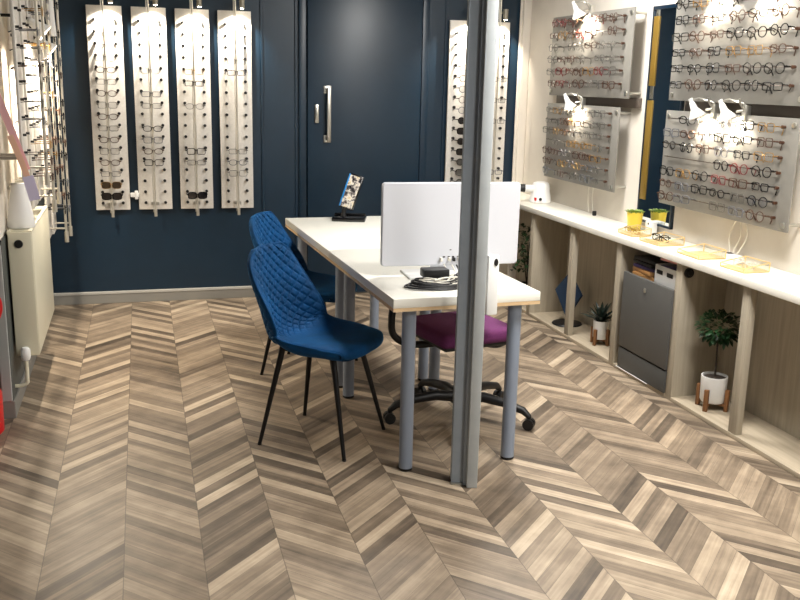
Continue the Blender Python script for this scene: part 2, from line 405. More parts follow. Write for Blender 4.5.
# ---------------------------------------------------------------- boards on the right wall
XB = 2.80
boards = [('far upper', 4.93, 6.02, 1.505, 2.02, 6, 7), ('far lower', 5.02, 6.03, .945, 1.452, 7, 7), ('near upper', 3.42, 4.50, 1.508, 2.04, 6, 6), ('near lower', 3.44, 4.51, .952, 1.455, 7, 6)]
cols_pool = ['black', 'brown', 'black', 'silver', 'black', 'black', 'gold', 'grey', 'black', 'red', 'black', 'black', 'brown', 'grey', 'black']
shape_pool = ['round', 'square', 'oval', 'rectangular', 'square', 'round', 'wide']
for bi, (nm, y0, y1, z0, z1, nr, nc) in enumerate(boards):
    yc = (y0+y1)/2; L = y1-y0
    t = thing('spectacle_display', '%s grey spectacle board standing off the cream wall' % nm, 'display board', (XB, yc, 0), 0, 'grey spectacle boards on the cream wall')
    obj('back_board', box(-.004, .004, -L/2, L/2, z0, z1, .0015), M['board'], t)
    for sy in (-1, 1):
        for z in (z0+.03, z1-.03):
            so = bmesh.new(); cyl(so, (0, sy*(L/2-.03), z), (XR-XB, sy*(L/2-.03), z), .008, seg=12); cyl(so, (-.012, sy*(L/2-.03), z), (-.003, sy*(L/2-.03), z), .013, seg=14)
            obj('standoff', so, M['chrome'], t)
    pitch = (z1-z0-.05)/nr if nr == 6 else (z1-z0-.03)/nr
    for r in range(nr):
        z = z1-.045-pitch*r if nr == 6 else z1-.04-pitch*r
        rb = bmesh.new(); cyl(rb, (-.022, -L/2+.09, z), (-.022, L/2-.05, z), .0026, seg=6)
        for yy in (-L/2+.09, 0, L/2-.05): cyl(rb, (-.022, yy, z), (-.003, yy, z), .002, seg=6)
        rail = obj('rail', rb, M['railbrown'], t)
        kb = bmesh.new(); cyl(kb, (-.03, -L/2+.082, z), (-.012, -L/2+.082, z), .0085, .007, 10); obj('end_cap', kb, FR['brown'], rail)
        for k in range(nc):
            if rnd.random() < .07 and bi != 2: continue
            yy = yc+L/2-.14-k*(L-.30)/(nc-1)+rnd.uniform(-.008, .008)
            c = rnd.choice(cols_pool) if bi != 2 else rnd.choice(['black', 'black', 'brown', 'black', 'gold', 'brown', 'black'])
            if bi == 0: c = rnd.choice(['red', 'brown', 'silver', 'gold', 'silver', 'brown', 'silver', 'silver', 'brown'])
            if bi == 1: c = rnd.choice(['silver', 'silver', 'gold', 'brown', 'silver', 'grey'])
            sh = rnd.choice(shape_pool)
            lab = '%s %s spectacles, %s from left in %s row of the %s grey board' % (c, sh, ORD[k], ORD[r], nm)
            put_spec((XB-.055, yy, z-.004+rnd.uniform(-.003, .003)), -PI/2+rnd.uniform(-.16, .16), lab, 'spectacles on the %s board' % nm, color=c, shape=sh, short=True)

# clip lamps on the boards
def clip_lamp(loc, label, energy, tilt=.0):
    t = thing('clip_lamp', label, 'lamp', loc, 0, 'white clip lamps on the grey boards')
    # shade: cone opening down and towards the board, bracket to the near side
    ax = Vector((.38, -.30, -1)).normalized(); p0 = Vector((-.085, .03, .05))
    b = bmesh.new(); tube(b, [p0, p0+ax*.018, p0+ax*.035, p0+ax*.075, p0+ax*.082], [.012, .016, .018, .043, .045], 22, caps=False)
    o = obj('lamp_shade', b, M['white'], t)
    sol = o.modifiers.new('s', 'SOLIDIFY'); sol.thickness = .0025
    b = bmesh.new(); cyl(b, p0-ax*.02, p0+ax*.004, .011, seg=14); obj('lamp_holder', b, M['white'], t)
    q = p0+ax*.05; b = bmesh.new(); lathe(b, [(0, -.02), (.012, -.014), (.017, 0), (.012, .014), (0, .02)], 14, tuple(q)); obj('bulb', b, M['bulb'], t)
    b = bmesh.new(); tube(b, [p0-ax*.01, p0+Vector((.02, -.03, .02)), Vector((-.02, -.045, .055)), Vector((0, -.05, .04))], .005, 8); obj('arm', b, M['chrome'], t)
    b = bmesh.new(); bx(b, -.016, .016, -.066, -.034, -.03, .045, .004); tube(b, [(-.02, -.05, .03), (-.04, -.055, .05), (-.05, -.055, .075)], .005, 8); tube(b, [(-.018, -.045, .02), (-.045, -.035, .015)], .006, 8); obj('clamp', b, M['chrome'], t)
    spot(t, tuple(p0+ax*.078), tuple(p0+ax*.078+Vector((.16, -.06, -.26))), energy, 125, .8, .02, (1, .89, .74))
clip_lamp((XB, 5.52, 2.02), 'white cone clip lamp on top of the far upper board', 20)
clip_lamp((XB, 5.56, 1.452), 'white cone clip lamp between the far upper and far lower boards', 18)
clip_lamp((XB, 4.125, 1.455), 'white cone clip lamp on the near lower board, the left of two', 20)
clip_lamp((XB, 3.875, 1.455), 'white cone clip lamp on the near lower board, the right of two', 20)
clip_lamp((XB, 4.14, 2.04), 'clip lamp on top of the near upper board, the left of two', 26)
clip_lamp((XB, 3.74, 2.04), 'clip lamp on top of the near upper board, the right of two', 32)
o = obj('wall_bar', box(2.868, 2.889, 4.93, 6.05, 1.45, 1.51, .002), M['wallbar']); tag(o, 'brown grey bar on the wall between the far boards', 'rail')  # plain brown grey bars across the gaps between upper and lower boards
o = obj('wall_bar', box(2.868, 2.889, 3.2, 4.45, 1.45, 1.51, .002), M['wallbar']); tag(o, 'brown grey bar on the wall between the near boards', 'rail')
# mirror between the boards
t = thing('wall_mirror', 'tall narrow wall mirror with navy frame and painted gold reflection between the boards', 'mirror', (XR, 4.69, 0))
b = bmesh.new()
for a in ((-.20, -.185, .80, 2.02), (.158, .170, .80, 2.02), (-.20, .17, .80, .812), (-.20, .17, 2.0, 2.02)): bx(b, -.02, 0, a[0], a[1], a[2], a[3], .002)
obj('frame', b, M['navymetal'], t)
obj('mirror_glass', box(-.012, -.002, -.185, .158, .812, 2.0), M['mirror'], t)
for z0, z1 in ((.93, 1.50), (1.58, 1.965)): obj('gold_reflection', box(-.018, -.012, .10, .157, z0, z1, .002), M['reflectgold'], t)  # gold reflection in the glass, laid on as solid coloured strips

# ---------------------------------------------------------------- counter and open units under it
CT = .757
o = obj('worktop', box(2.59, XR, .9, YB, CT-.036, CT, .003), M['counter']); tag(o, 'long cream white worktop running along the right wall', 'worktop')
ys = [5.735, 5.13, 4.54, 3.935, 3.395, 2.80, 2.20, 1.60]
units = [(YB, 5.735, None, 'against the navy wall'), (5.735, 4.54, 5.13, 'with the spiky plant and navy diamond'), (4.54, 3.935, None, 'around the charcoal cabinet'), (3.935, 2.80, 3.395, 'with the potted tree'), (2.80, 1.60, 2.2, 'outside the right frame edge')]
for i, (far, near, mid, nm) in enumerate(units):
    t = thing('open_cabinet', 'open greige wood unit under the worktop, %s' % nm, 'cabinet', (2.61, (far+near)/2, 0), 0, 'open units under the worktop')
    h = (far-near)/2; c0 = (far+near)/2
    obj('side_panel', box(0, .27, -h, -h+.055, 0, CT-.037, .001), M['greige'], t)
    if i == 0: obj('side_panel', box(0, .27, h-.03, h-.005, 0, CT-.037, .001), M['greige'], t)
    if mid: obj('front_post', box(0, .035, mid-c0, mid-c0+.055, .0225, CT-.037, .001), M['greige'], t)
    obj('back_panel', box(.262, .275, -h+.055, h, .02, CT-.037), M['greige'], t)
    obj('base_panel', box(-.002, .262, -h+.055, h, 0, .022, .001), M['greigeX'], t)
# black cable grommet on the divider by the tree
b = bmesh.new(); cyl(b, (0, 0, 0), (0, -.012, 0), .026, .024, 22); cyl(b, (0, -.012, 0), (0, -.02, 0), .014, .012, 16)
o = obj('cable_grommet', b, M['black'], None, (2.645, 3.935, .675)); tag(o, 'round black cable grommet on wood divider above the potted tree', 'grommet')

# charcoal cabinet with lock
t = thing('storage_cabinet', 'charcoal grey metal cabinet with a small lock under the worktop', 'cabinet', (2.605, 4.245, 0))
obj('body', box(.012, .255, -.245, .225, .023, .56, .004), M['charcoal'], t)
obj('door', box(-.008, .012, -.255, .235, .15, .575, .003), M['charcoal'], t)
obj('plinth', box(-.004, .012, -.255, .235, .023, .142, .003), M['charcoal2'], t)
b = bmesh.new(); bx(b, -.014, -.008, -.012, .006, .505, .53, .002); cyl(b, (-.018, -.003, .52), (-.012, -.003, .52), .005, seg=12); obj('lock', b, M['chrome'], t)
obj('floor_strip', box(-.013, -.0085, -.1, .235, .0232, .0262), M['white'], t)
# things on the cabinet
t = thing('storage_bin', 'white plastic bin with two black handle slots on charcoal cabinet', 'bin', (2.632, 4.112, .561), 0)
b = bmesh.new(); w = .003
bx(b, 0, .2, -.1, .1, 0, .004); bx(b, 0, w, -.11, .11, 0, .105, .001); bx(b, .2-w, .2, -.11, .11, 0, .105, .001); bx(b, 0, .2, -.11, -.11+w, 0, .105, .001); bx(b, 0, .2, .11-w, .11, 0, .105, .001)
obj('tub', b, M['white'], t)
for yy in (.062, -.035): obj('handle_slot', box(-.002, .001, yy-.028, yy+.028, .058, .08, .0008), M['black'], t)
o = obj('paper_pile', box(-.08, .08, -.09, .09, 0, .012, .001), M['pink'], None, (2.74, 4.12, .672)); o.rotation_euler = (.0, -.0, .12); tag(o, 'pink paper sheets lying in the white bin under the worktop', 'paper')
o.location = (2.735, 4.12, .682); o.rotation_euler = (.0, .10, .12)
b = bmesh.new(); tube(b, [(2.65, 4.19, .655), (2.66, 4.10, .662), (2.66, 4.01, .676)], .010, 10); o = obj('marker_pen', b, M['violet']); tag(o, 'dark violet tube lying across the white bin', 'pen')
o = obj('tan_box', box(2.66, 2.80, 4.045, 4.09, .566, .652, .002), M['tan']); tag(o, 'tan card box inside the white bin', 'box')
for k, (z, c, dy) in enumerate(((.561, 'tan', 0), (.586, 'tan', .012), (.611, 'violet', -.006), (.632, 'black', .01), (.653, 'black', -.004))):
    o = obj('folder', box(-.085, .10, -.10, .105, 0, .016 if c != 'tan' else .022, .003), M[c], None, (2.72, 4.345+dy, z)); o.rotation_euler = (0, 0, (.05, -.06, .08, -.04, .03)[k])
    tag(o, '%s folder in the stack on charcoal cabinet, %s from the bottom' % ({'tan': 'tan card', 'violet': 'dark violet', 'black': 'black'}[c], ORD[k]), 'folder', 'folders stacked on the charcoal cabinet')

# plants
def pot_on_stand(t, r, h, z0, legh, cx=0, cy=0, rot=0.4):
    b = bmesh.new(); lathe(b, [(0, z0), (r*.86, z0), (r*.96, z0+.01), (r, z0+h-.004), (r, z0+h), (r*.92, z0+h), (r*.90, z0+h-.012), (0, z0+h-.012)], 32, (cx, cy, 0)); obj('pot', b, M['white'], t)
    b = bmesh.new(); lathe(b, [(0, z0+h-.012), (r*.9, z0+h-.010), (r*.5, z0+h-.004), (0, z0+h-.003)], 20, (cx, cy, 0)); obj('soil', b, M['soil'], t)
    for k in range(4):
        a = rot+k*PI/2; px, py = cx+(r+.009)*math.cos(a), cy+(r+.009)*math.sin(a)
        b = bmesh.new(); bx(b, -.008, .008, -.010, .010, 0, legh, .002); bmesh.ops.rotate(b, verts=b.verts, matrix=Matrix.Rotation(a, 3, 'Z')); bmesh.ops.translate(b, verts=b.verts, vec=(px, py, 0))
        obj('stand_leg', b, M['walnut'], t)
    b = bmesh.new(); bx(b, -r-.004, r+.004, -.006, .006, z0-.013, z0-.001); bx(b, -.006, .006, -r-.004, r+.004, z0-.013, z0-.001); bmesh.ops.rotate(b, verts=b.verts, matrix=Matrix.Rotation(rot, 3, 'Z')); bmesh.ops.translate(b, verts=b.verts, vec=(cx, cy, 0)); obj('stand_cross', b, M['walnut'], t)
def leaf(bm, base, d, L, w, up=.3, fold=.15):
    d = Vector(d).normalized(); s = d.cross(Vector((0, 0, 1))); s = s.normalized() if s.length > .05 else Vector((1, 0, 0)); n = s.cross(d)
    b = Vector(base); P = []
    for t_, ww in ((0, .1), (.25, .8), (.55, 1), (.8, .6), (1, .04)):
        c = b+d*L*t_-Vector((0, 0, 1))*(L*up*t_*t_); P.append((bm.verts.new(c-s*w*ww+n*w*fold*ww), bm.verts.new(c), bm.verts.new(c+s*w*ww+n*w*fold*ww)))
    for A, B in zip(P, P[1:]): bm.faces.new((A[0], A[1], B[1], B[0])); bm.faces.new((A[1], A[2], B[2], B[1]))
t = thing('potted_tree', 'small round crowned green tree in white pot on wooden legs', 'plant', (2.722, 3.745, .0225))
t.scale = (1.1, 1.1, 1.06)
pot_on_stand(t, .058, .125, .035, .105, rot=.55)
b = bmesh.new(); tube(b, [(0, 0, .145), (.003, .004, .23), (-.002, .002, .31), (.002, 0, .36)], [.0045, .004, .0035, .003], 8); tube(b, [(0, 0, .30), (.02, .02, .34), (.03, .03, .37)], .002, 6); tube(b, [(0, 0, .30), (-.02, -.01, .34)], .002, 6)
obj('trunk', b, M['bark'], t)
b = bmesh.new()
for k in range(520):
    th = rnd.uniform(0, 2*PI); ph = math.acos(rnd.uniform(-1, 1)); rr = rnd.uniform(.25, 1)**.5
    v = Vector((math.sin(ph)*math.cos(th)*.088, math.sin(ph)*math.sin(th)*.094, math.cos(ph)*.072))
    leaf(b, v*rr+Vector((0, 0, .395)), v.normalized()+Vector((rnd.uniform(-.6, .6), rnd.uniform(-.6, .6), rnd.uniform(-.2, .5))), rnd.uniform(.020, .032), .0075)
obj('foliage', b, M['darkleaf'], t)
t = thing('potted_aloe', 'dark spiky leaved plant in white pot on wooden stand', 'plant', (2.72, 4.915, .0235))
pot_on_stand(t, .046, .115, .035, .10, rot=.5)
b = bmesh.new()
for k in range(26):
    a = k*2.4; el = .35+1.0*(k/26); leaf(b, (.008*math.cos(a), .008*math.sin(a), .14), (math.cos(a)*math.cos(el), math.sin(a)*math.cos(el), math.sin(el)), rnd.uniform(.10, .15), .012, .12, .5)
obj('leaves', b, M['aloe'], t)
# dark leafy plant in the unit against the navy wall
t = thing('potted_shrub', 'dark green leafy plant in the far unit beside the navy wall', 'plant', (2.75, 6.12, .0235))
b = bmesh.new(); lathe(b, [(0, 0), (.055, 0), (.07, .12), (.062, .12), (.058, .105), (0, .105)], 24); obj('pot', b, M['black'], t)
b = bmesh.new()
for k in range(6):
    a = k*1.05; tube(b, [(0, 0, .10), (.02*math.cos(a), .02*math.sin(a), .25), (.06*math.cos(a), .06*math.sin(a), .42)], .003, 6)
obj('stem', b, M['bark'], t)
b = bmesh.new()
for k in range(260):
    v = Vector((rnd.uniform(-.1, .1), rnd.uniform(-.15, .15), rnd.uniform(.2, .56)))
    leaf(b, v, (rnd.uniform(-1, 1), rnd.uniform(-1, 1), rnd.uniform(-.4, .6)), rnd.uniform(.03, .05), .014)
obj('foliage', b, M['darkleaf'], t)
# navy diamond mirror on disc base
t = thing('diamond_stand', 'navy diamond shaped stand on a round black base in open unit', 'stand', (2.735, 5.40, .0235), .35)
b = bmesh.new(); lathe(b, [(0, 0), (.095, 0), (.10, .004), (.095, .010), (.02, .016), (0, .016)], 36); obj('base', b, M['black'], t)
b = bmesh.new(); cyl(b, (0, 0, .014), (0, 0, .09), .006, seg=10); obj('stem', b, M['black'], t)
b = bmesh.new()
top = [Vector((0, 0, .35)), Vector((0, -.115, .215)), Vector((0, 0, .045)), Vector((0, .115, .215))]
A = [b.verts.new(v+Vector((-.012, 0, 0))) for v in top]; C2 = [b.verts.new(v+Vector((.012, 0, 0))) for v in top]
b.faces.new(A); b.faces.new(C2[::-1])
for k in range(4): b.faces.new((A[k], A[(k+1) % 4], C2[(k+1) % 4], C2[k]))
obj('diamond_plate', b, M['inkblue'], t)

# ---------------------------------------------------------------- things on the worktop
def tray(cx, cy, rz, label, w=.15, l=.19, hb=.045):
    t = thing('wire_tray', label, 'tray', (cx, cy, CT), rz, 'pale gold wire trays on the worktop')
    b = bmesh.new(); r = .0028
    lo = [(-w/2, -l/2, .004), (w/2, -l/2, .004), (w/2, l/2, .004), (-w/2, l/2, .004)]
    hi = [(-w/2, -l/2, .022), (w/2, -l/2, hb), (w/2, l/2, hb), (-w/2, l/2, .022)]
    for k in range(4):
        cyl(b, lo[k], lo[(k+1) % 4], r, seg=6); cyl(b, hi[k], hi[(k+1) % 4], r, seg=6); cyl(b, lo[k], hi[k], r, seg=6)
    obj('wire_frame', b, M['gold'], t)
    obj('base_plate', box(-w/2, w/2, -l/2, l/2, .001, .006), M['gold'], t)
    b = bmesh.new()
    def q(a, c, d, e): b.faces.new([b.verts.new(v) for v in (a, c, d, e)])
    for k in range(4): q(lo[k], lo[(k+1) % 4], hi[(k+1) % 4], hi[k])
    obj('glass_side', b, M['glass'], t)
    return t
tray(2.715, 4.60, .0, 'pale gold wire tray beside the yellow pot, farthest of four', .12, .15)
tray(2.715, 4.315, .03, 'pale gold wire tray holding dark spectacles, second from the yellow pot')
tray(2.71, 3.94, -.02, 'empty pale gold wire tray, third from the yellow pot')
tray(2.715, 3.60, .04, 'pale gold wire tray by the white cables, nearest of four', .14, .17)
for k, (c, sh, x, y) in enumerate((('black', 'rectangular', 2.72, 4.335), ('gold', 'oval', 2.70, 4.60), ('white', 'square', 2.71, 3.60))):
    put_spec((x, y, CT+.026), -PI/2+.2, '%s %s spectacles lying folded in the %s wire tray' % (c, sh, ['second', 'farthest', 'nearest'][k]), 'spectacles in the trays', color=c, shape=sh, folded=True)
# yellow pot
t = thing('succulent_pot', 'bright yellow pot with green succulent on the worktop', 'plant', (2.80, 4.755, CT))
b = bmesh.new(); lathe(b, [(0, 0), (.036, 0), (.038, .003), (.047, .104), (.047, .108), (.043, .108), (.041, .095), (0, .095)], 32); obj('pot', b, M['yellow'], t)
b = bmesh.new()
for k in range(70):
    a = k*2.4; rr = .044*math.sqrt(k/70); leaf(b, (rr*math.cos(a), rr*math.sin(a), .098), (math.cos(a)*rr*22, math.sin(a)*rr*22, 1), rnd.uniform(.022, .034), .008, .2, .4)
obj('leaves', b, M['leaf'], t)
o = obj('white_box', box(-.02, .02, -.035, .035, 0, .065, .003), M['white'], None, (2.855, 4.66, CT)); tag(o, 'small white box beside the yellow pot at the mirror', 'box')
obj('button', box(-.0215, -.019, -.006, .006, .046, .058, .001), M['black'], o)
# frame warmer
t = thing('frame_warmer', 'cream frame heater with red switch on the far end of worktop', 'heater', (2.775, 6.02, CT), 0)
b = bmesh.new(); lathe(b, [(0, 0), (.072, 0), (.078, .006), (.072, .05), (.064, .085), (.066, .10), (.060, .128), (.052, .140), (.030, .147), (0, .148)], 36); obj('housing', b, M['white'], t)
b = bmesh.new(); cyl(b, (-.05, -.0, .098), (-.115, .02, .100), .027, .024, 22); obj('nozzle', b, M['white'], t)
b = bmesh.new(); cyl(b, (-.113, .02, .100), (-.150, .03, .102), .029, .027, 22); obj('nozzle_ring', b, M['black'], t)
b = bmesh.new(); bx(b, -.064, -.052, -.055, -.03, .018, .04, .002); obj('switch', b, M['red'], t)
sw = t.children[-1]; sw.rotation_euler = (0, 0, 0)
b = bmesh.new(); cyl(b, (-.028, -.064, .03), (-.034, -.080, .03), .011, .010, 16); obj('knob', b, M['black'], t)
# make the switch face the same way as the knob
sw.data.transform(Matrix.Rotation(-.0, 4, 'Z'))
# cables on the right wall
def cable(name, pts, r, m, label):
    b = bmesh.new()
    P = [Vector(p) for p in pts]; Q = []
    for i in range(len(P)-1):
        p0, p1, p2, p3 = P[max(i-1, 0)], P[i], P[i+1], P[min(i+2, len(P)-1)]
        for k in range(6):
            t_ = k/6; Q.append(.5*((2*p1)+(-p0+p2)*t_+(2*p0-5*p1+4*p2-p3)*t_**2+(-p0+3*p1-3*p2+p3)*t_**3))
    Q.append(P[-1]); tube(b, Q, r, 8); o = obj(name, b, m); return tag(o, label, 'cable')
cable('cable', [(2.86, 3.90, .94), (2.855, 3.93, .86), (2.85, 3.91, .79), (2.84, 3.89, .772)], .003, M['cable'], 'white cable hanging left of three below the near lower board')
cable('cable', [(2.865, 3.87, .945), (2.86, 3.85, .87), (2.855, 3.88, .80), (2.845, 3.875, .772)], .003, M['cable'], 'white cable hanging in the middle below the near lower board')
cable('cable', [(2.865, 3.83, .945), (2.86, 3.80, .88), (2.855, 3.83, .81), (2.845, 3.855, .772)], .003, M['cable'], 'white cable hanging right of three below the near lower board')
b = bmesh.new(); bx(b, 2.815, 2.86, 3.80, 3.91, CT, CT+.02, .003); o = obj('power_adaptor', b, M['white']); tag(o, 'white power adaptor on the worktop under hanging cables', 'adaptor')
obj('socket_face', box(2.822, 2.85, 3.875, 3.90, CT+.018, CT+.024), M['black'], o)
cable('cable', [(2.86, 5.40, .95), (2.862, 5.41, .86), (2.86, 5.38, .765)], .0028, M['cable'], 'white cable below the far lower board, nearer of two')
cable('cable', [(2.86, 5.46, .95), (2.862, 5.47, .86), (2.86, 5.44, .765)], .0028, M['cable'], 'white cable below the far lower board, farther of two')
b = bmesh.new(); bx(b, 2.84, 2.862, 5.335, 5.355, CT, CT+.03, .003); o = obj('black_plug', b, M['black']); tag(o, 'small black plug standing on the worktop under far boards', 'plug')

# ---------------------------------------------------------------- table
TR = math.radians(2.0)
TX, TY = .947, 3.345
def desk(cyoff, L, label, legs):
    t = thing('desk', label, 'table', (TX-math.sin(TR)*cyoff, TY+math.cos(TR)*cyoff, 0), TR, 'white desks pushed end to end')
    w = .632
    obj('tabletop', box(0, w, 0, L-.001, .712, .75, .003), M['tabletop'], t)
    obj('ply_edge', box(.0005, w-.0005, .0005, L-.0015, .698, .712), M['ply'], t)
    for x, y in legs:
        b = bmesh.new(); cyl(b, (x, y, .012), (x, y, .697), .0285, seg=28); lg = obj('leg', b, M['legmetal'], t)
        b = bmesh.new(); lathe(b, [(0, 0), (.024, 0), (.029, .004), (.029, .013), (0, .013)], 24, (x, y, 0)); obj('foot_cap', b, M['black'], lg)
        b = bmesh.new(); lathe(b, [(.0285, .690), (.05, .694), (.05, .698), (0, .698)], 24, (x, y, 0)); obj('top_plate', b, M['legmetal'], lg)
    return t
desk(0, 1.095, 'white topped desk with the monitor, nearer of two end to end', [(.09, .07), (.553, .07), (.09, 1.0), (.553, 1.0)])
desk(1.095, 1.095, 'white topped desk with the tabletop mirror, farther of two', [(.09, .075), (.553, .075), (.09, 1.02), (.553, 1.02)])

# monitor
t = thing('computer_monitor', 'large white backed monitor standing on the nearer desk', 'monitor', (1.315, 3.755, .75), math.radians(-3))
def rounded(w, h, r, n=8):
    P = []
    for cx, cz, a0 in ((w/2-r, h/2-r, 0), (-w/2+r, h/2-r, PI/2), (-w/2+r, -h/2+r, PI), (w/2-r, -h/2+r, 1.5*PI)):
        for k in range(n+1): P.append((cx+r*math.cos(a0+k*PI/2/n), cz+r*math.sin(a0+k*PI/2/n)))
    return P
def slab(w, h, r, y0, y1, zc, shrink=.004):
    b = bmesh.new(); rings = []
    for y, s in ((y0, shrink), (y0+shrink, 0), (y1-shrink, 0), (y1, shrink)):
        rings.append([b.verts.new((x, y, z+zc)) for x, z in rounded(w-2*s, h-2*s, max(r-s, .002))])
    for A, B in zip(rings, rings[1:]):
        for k in range(len(A)): b.faces.new((A[k], A[(k+1) % len(A)], B[(k+1) % len(A)], B[k]))
    b.faces.new(rings[0]); b.faces.new(rings[-1][::-1]); return b
M['monitorback'] = mat('monitor_shell', (208, 210, 217), .35)
obj('housing', slab(.62, .362, .016, -.012, .012, .226, .005), M['monitorback'], t)
obj('screen', slab(.60, .342, .010, .0115, .0135, .226, .0006), M['blackgloss'], t)
b = bmesh.new(); bx(b, -.085, .085, -.004, .012, .006, .06, .003); obj('neck', b, M['monitorback'], t)
b = bmesh.new(); bx(b, -.20, .20, -.085, .10, 0, .010, .004); bx(b, -.10, .10, -.015, .02, .006, .02, .004); obj('base', b, M['white'], t)
for x in (-.03, -.008, .012, .034, .056):
    obj('port', box(x-.005, x+.005, -.0135, -.011, .080, .086, .0005), M['black'], t)
obj('power_button', box(-.005, .003, -.0135, -.011, .112, .116, .0005), M['black'], t)
for k, (x, c) in enumerate(((-.045, 'cable'), (-.008, 'cable'), (.012, 'black'), (.034, 'cable'))):
    b = bmesh.new(); bx(b, x-.005, x+.005, -.036, -.011, .066, .082, .002); obj('plug', b, M[c], t)
# cable pile
t = thing('cable_pile', 'coiled black and white cables with black adaptor behind the monitor', 'cables', (1.185, 3.545, .75))
b = bmesh.new()
for k in range(5):
    rx, ry, z0, ox = (.132-.010*k), (.082-.008*k), .006+.006*k, .006*((k*7) % 3-1)
    tube(b, [(ox+rx*math.cos(a+.3*k)+.006*math.sin(3*a+k), ry*math.sin(a+.3*k)-.01, z0+.003*math.sin(2*a+k)) for a in [2*PI*j/40 for j in range(40)]], .0042, 7, closed=True)
obj('black_coil', b, M['black'], t)
b = bmesh.new()
for k in range(3):
    rx, ry, z0 = .105-.02*k, .05-.008*k, .026+.005*k
    tube(b, [(rx*math.cos(a+.9*k)+.01, ry*math.sin(a+.9*k)-.012, z0+.006*math.sin(2*a+2*k)) for a in [2*PI*j/36 for j in range(36)]], .0032, 7, closed=True)
obj('white_coil', b, M['cable'], t)
o = obj('adaptor', box(-.055, .055, -.015, .055, .036, .072, .006), M['black'], t); 
def spline(pts, n=7):
    P = [Vector(p) for p in pts]; Q = []
    for i in range(len(P)-1):
        p0, p1, p2, p3 = P[max(i-1, 0)], P[i], P[i+1], P[min(i+2, len(P)-1)]
        for k in range(n):
            t_ = k/n; Q.append(.5*((2*p1)+(-p0+p2)*t_+(2*p0-5*p1+4*p2-p3)*t_**2+(-p0+3*p1-3*p2+p3)*t_**3))
    return Q+[P[-1]]
b = bmesh.new()
tube(b, spline([(.085, .155, .06), (.08, .10, .045), (.06, .05, .05), (.05, -.01, .04)]), .003, 7)
tube(b, spline([(.122, .153, .055), (.12, .11, .04), (.09, .03, .045), (.03, -.05, .03)]), .003, 7)
obj('white_lead', b, M['cable'], t)
b = bmesh.new(); tube(b, spline([(.142, .152, .055), (.14, .11, .035), (.10, .03, .04), (.05, -.03, .03)]), .0035, 7); tube(b, spline([(-.06, -.05, .03), (0, -.04, .035), (.1, .06, .03), (.13, .02, .02)]), .004, 7); obj('black_lead', b, M['black'], t)
b = bmesh.new(); tube(b, spline([(.16, .15, .055), (.155, .09, .03), (.12, -.02, .04), (.02, -.05, .045), (-.03, -.07, .04)]), .003, 7); obj('white_lead', b, M['cable'], t)
# white strip hanging over the table edge beside the post
t = thing('socket_strip', 'slim white plastic strip with black oval button at the desk edge', 'strip', (1.35, 3.335, 0), TR)
obj('housing', box(-.024, .024, -.012, .012, .672, .915, .006), M['white'], t)
b = bmesh.new(); lathe(b, [(0, .0), (.012, 0), (.012, .003), (0, .005)], 20); bmesh.ops.scale(b, vec=(.7, 1.25, 1), verts=b.verts); bmesh.ops.rotate(b, verts=b.verts, matrix=Matrix.Rotation(PI/2, 3, 'X')); bmesh.ops.translate(b, verts=b.verts, vec=(.008, -.012, .888)); obj('button', b, M['black'], t)
# tabletop mirror / display on the far desk
t = thing('tabletop_display', 'tilted tabletop display card on black base at the far desk', 'display', (1.235, 5.40, .75), math.radians(-18))
b = bmesh.new(); bx(b, -.095, .105, -.075, .075, 0, .024, .006); bx(b, -.09, .10, .03, .072, .02, .036, .004); obj('base', b, M['blackgloss'], t)
b = bmesh.new(); tube(b, [(-.03, 0, .022), (-.03, .0, .05), (-.022, 0, .08)], [.018, .013, .016], 14); obj('neck', b, M['black'], t)
p = bpy.data.objects.new('tmp', None)
def tilted(bm):
    bmesh.ops.rotate(bm, verts=bm.verts, matrix=Matrix.Rotation(math.radians(18), 3, 'Y') @ Matrix.Rotation(math.radians(-8), 3, 'X')); bmesh.ops.translate(bm, verts=bm.verts, vec=(-.028, 0, .072)); return bm
obj('screen_housing', tilted(box(-.035, .055, 0, .016, 0, .215, .006)), M['blackgloss'], t)
obj('printed_face', tilted(box(-.027, .045, -.003, 0, .008, .205)), M['art'], t)
obj('blue_edge', tilted(box(-.036, -.027, -.004, .004, .006, .209, .001)), M['bluerim'], t)

# steel post
t = thing('steel_post', 'grey painted steel post standing before the desk', 'post', (1.226, 3.23, 0), math.radians(-14))
obj('rear_flange', box(-.052, .004, .0, .05, .004, ZC-.001, .003), M['post'], t)
obj('web', box(-.006, .010, -.022, .03, .002, ZC-.001, .001), M['post'], t)
obj('front_flange', box(.006, .048, -.045, .03, .002, ZC-.001, .003), M['postlight'], t)
b = bmesh.new(); bx(b, -.055, .0, -.012, .012, 0, .006, .001); obj('floor_plate', b, M['chrome'], t)

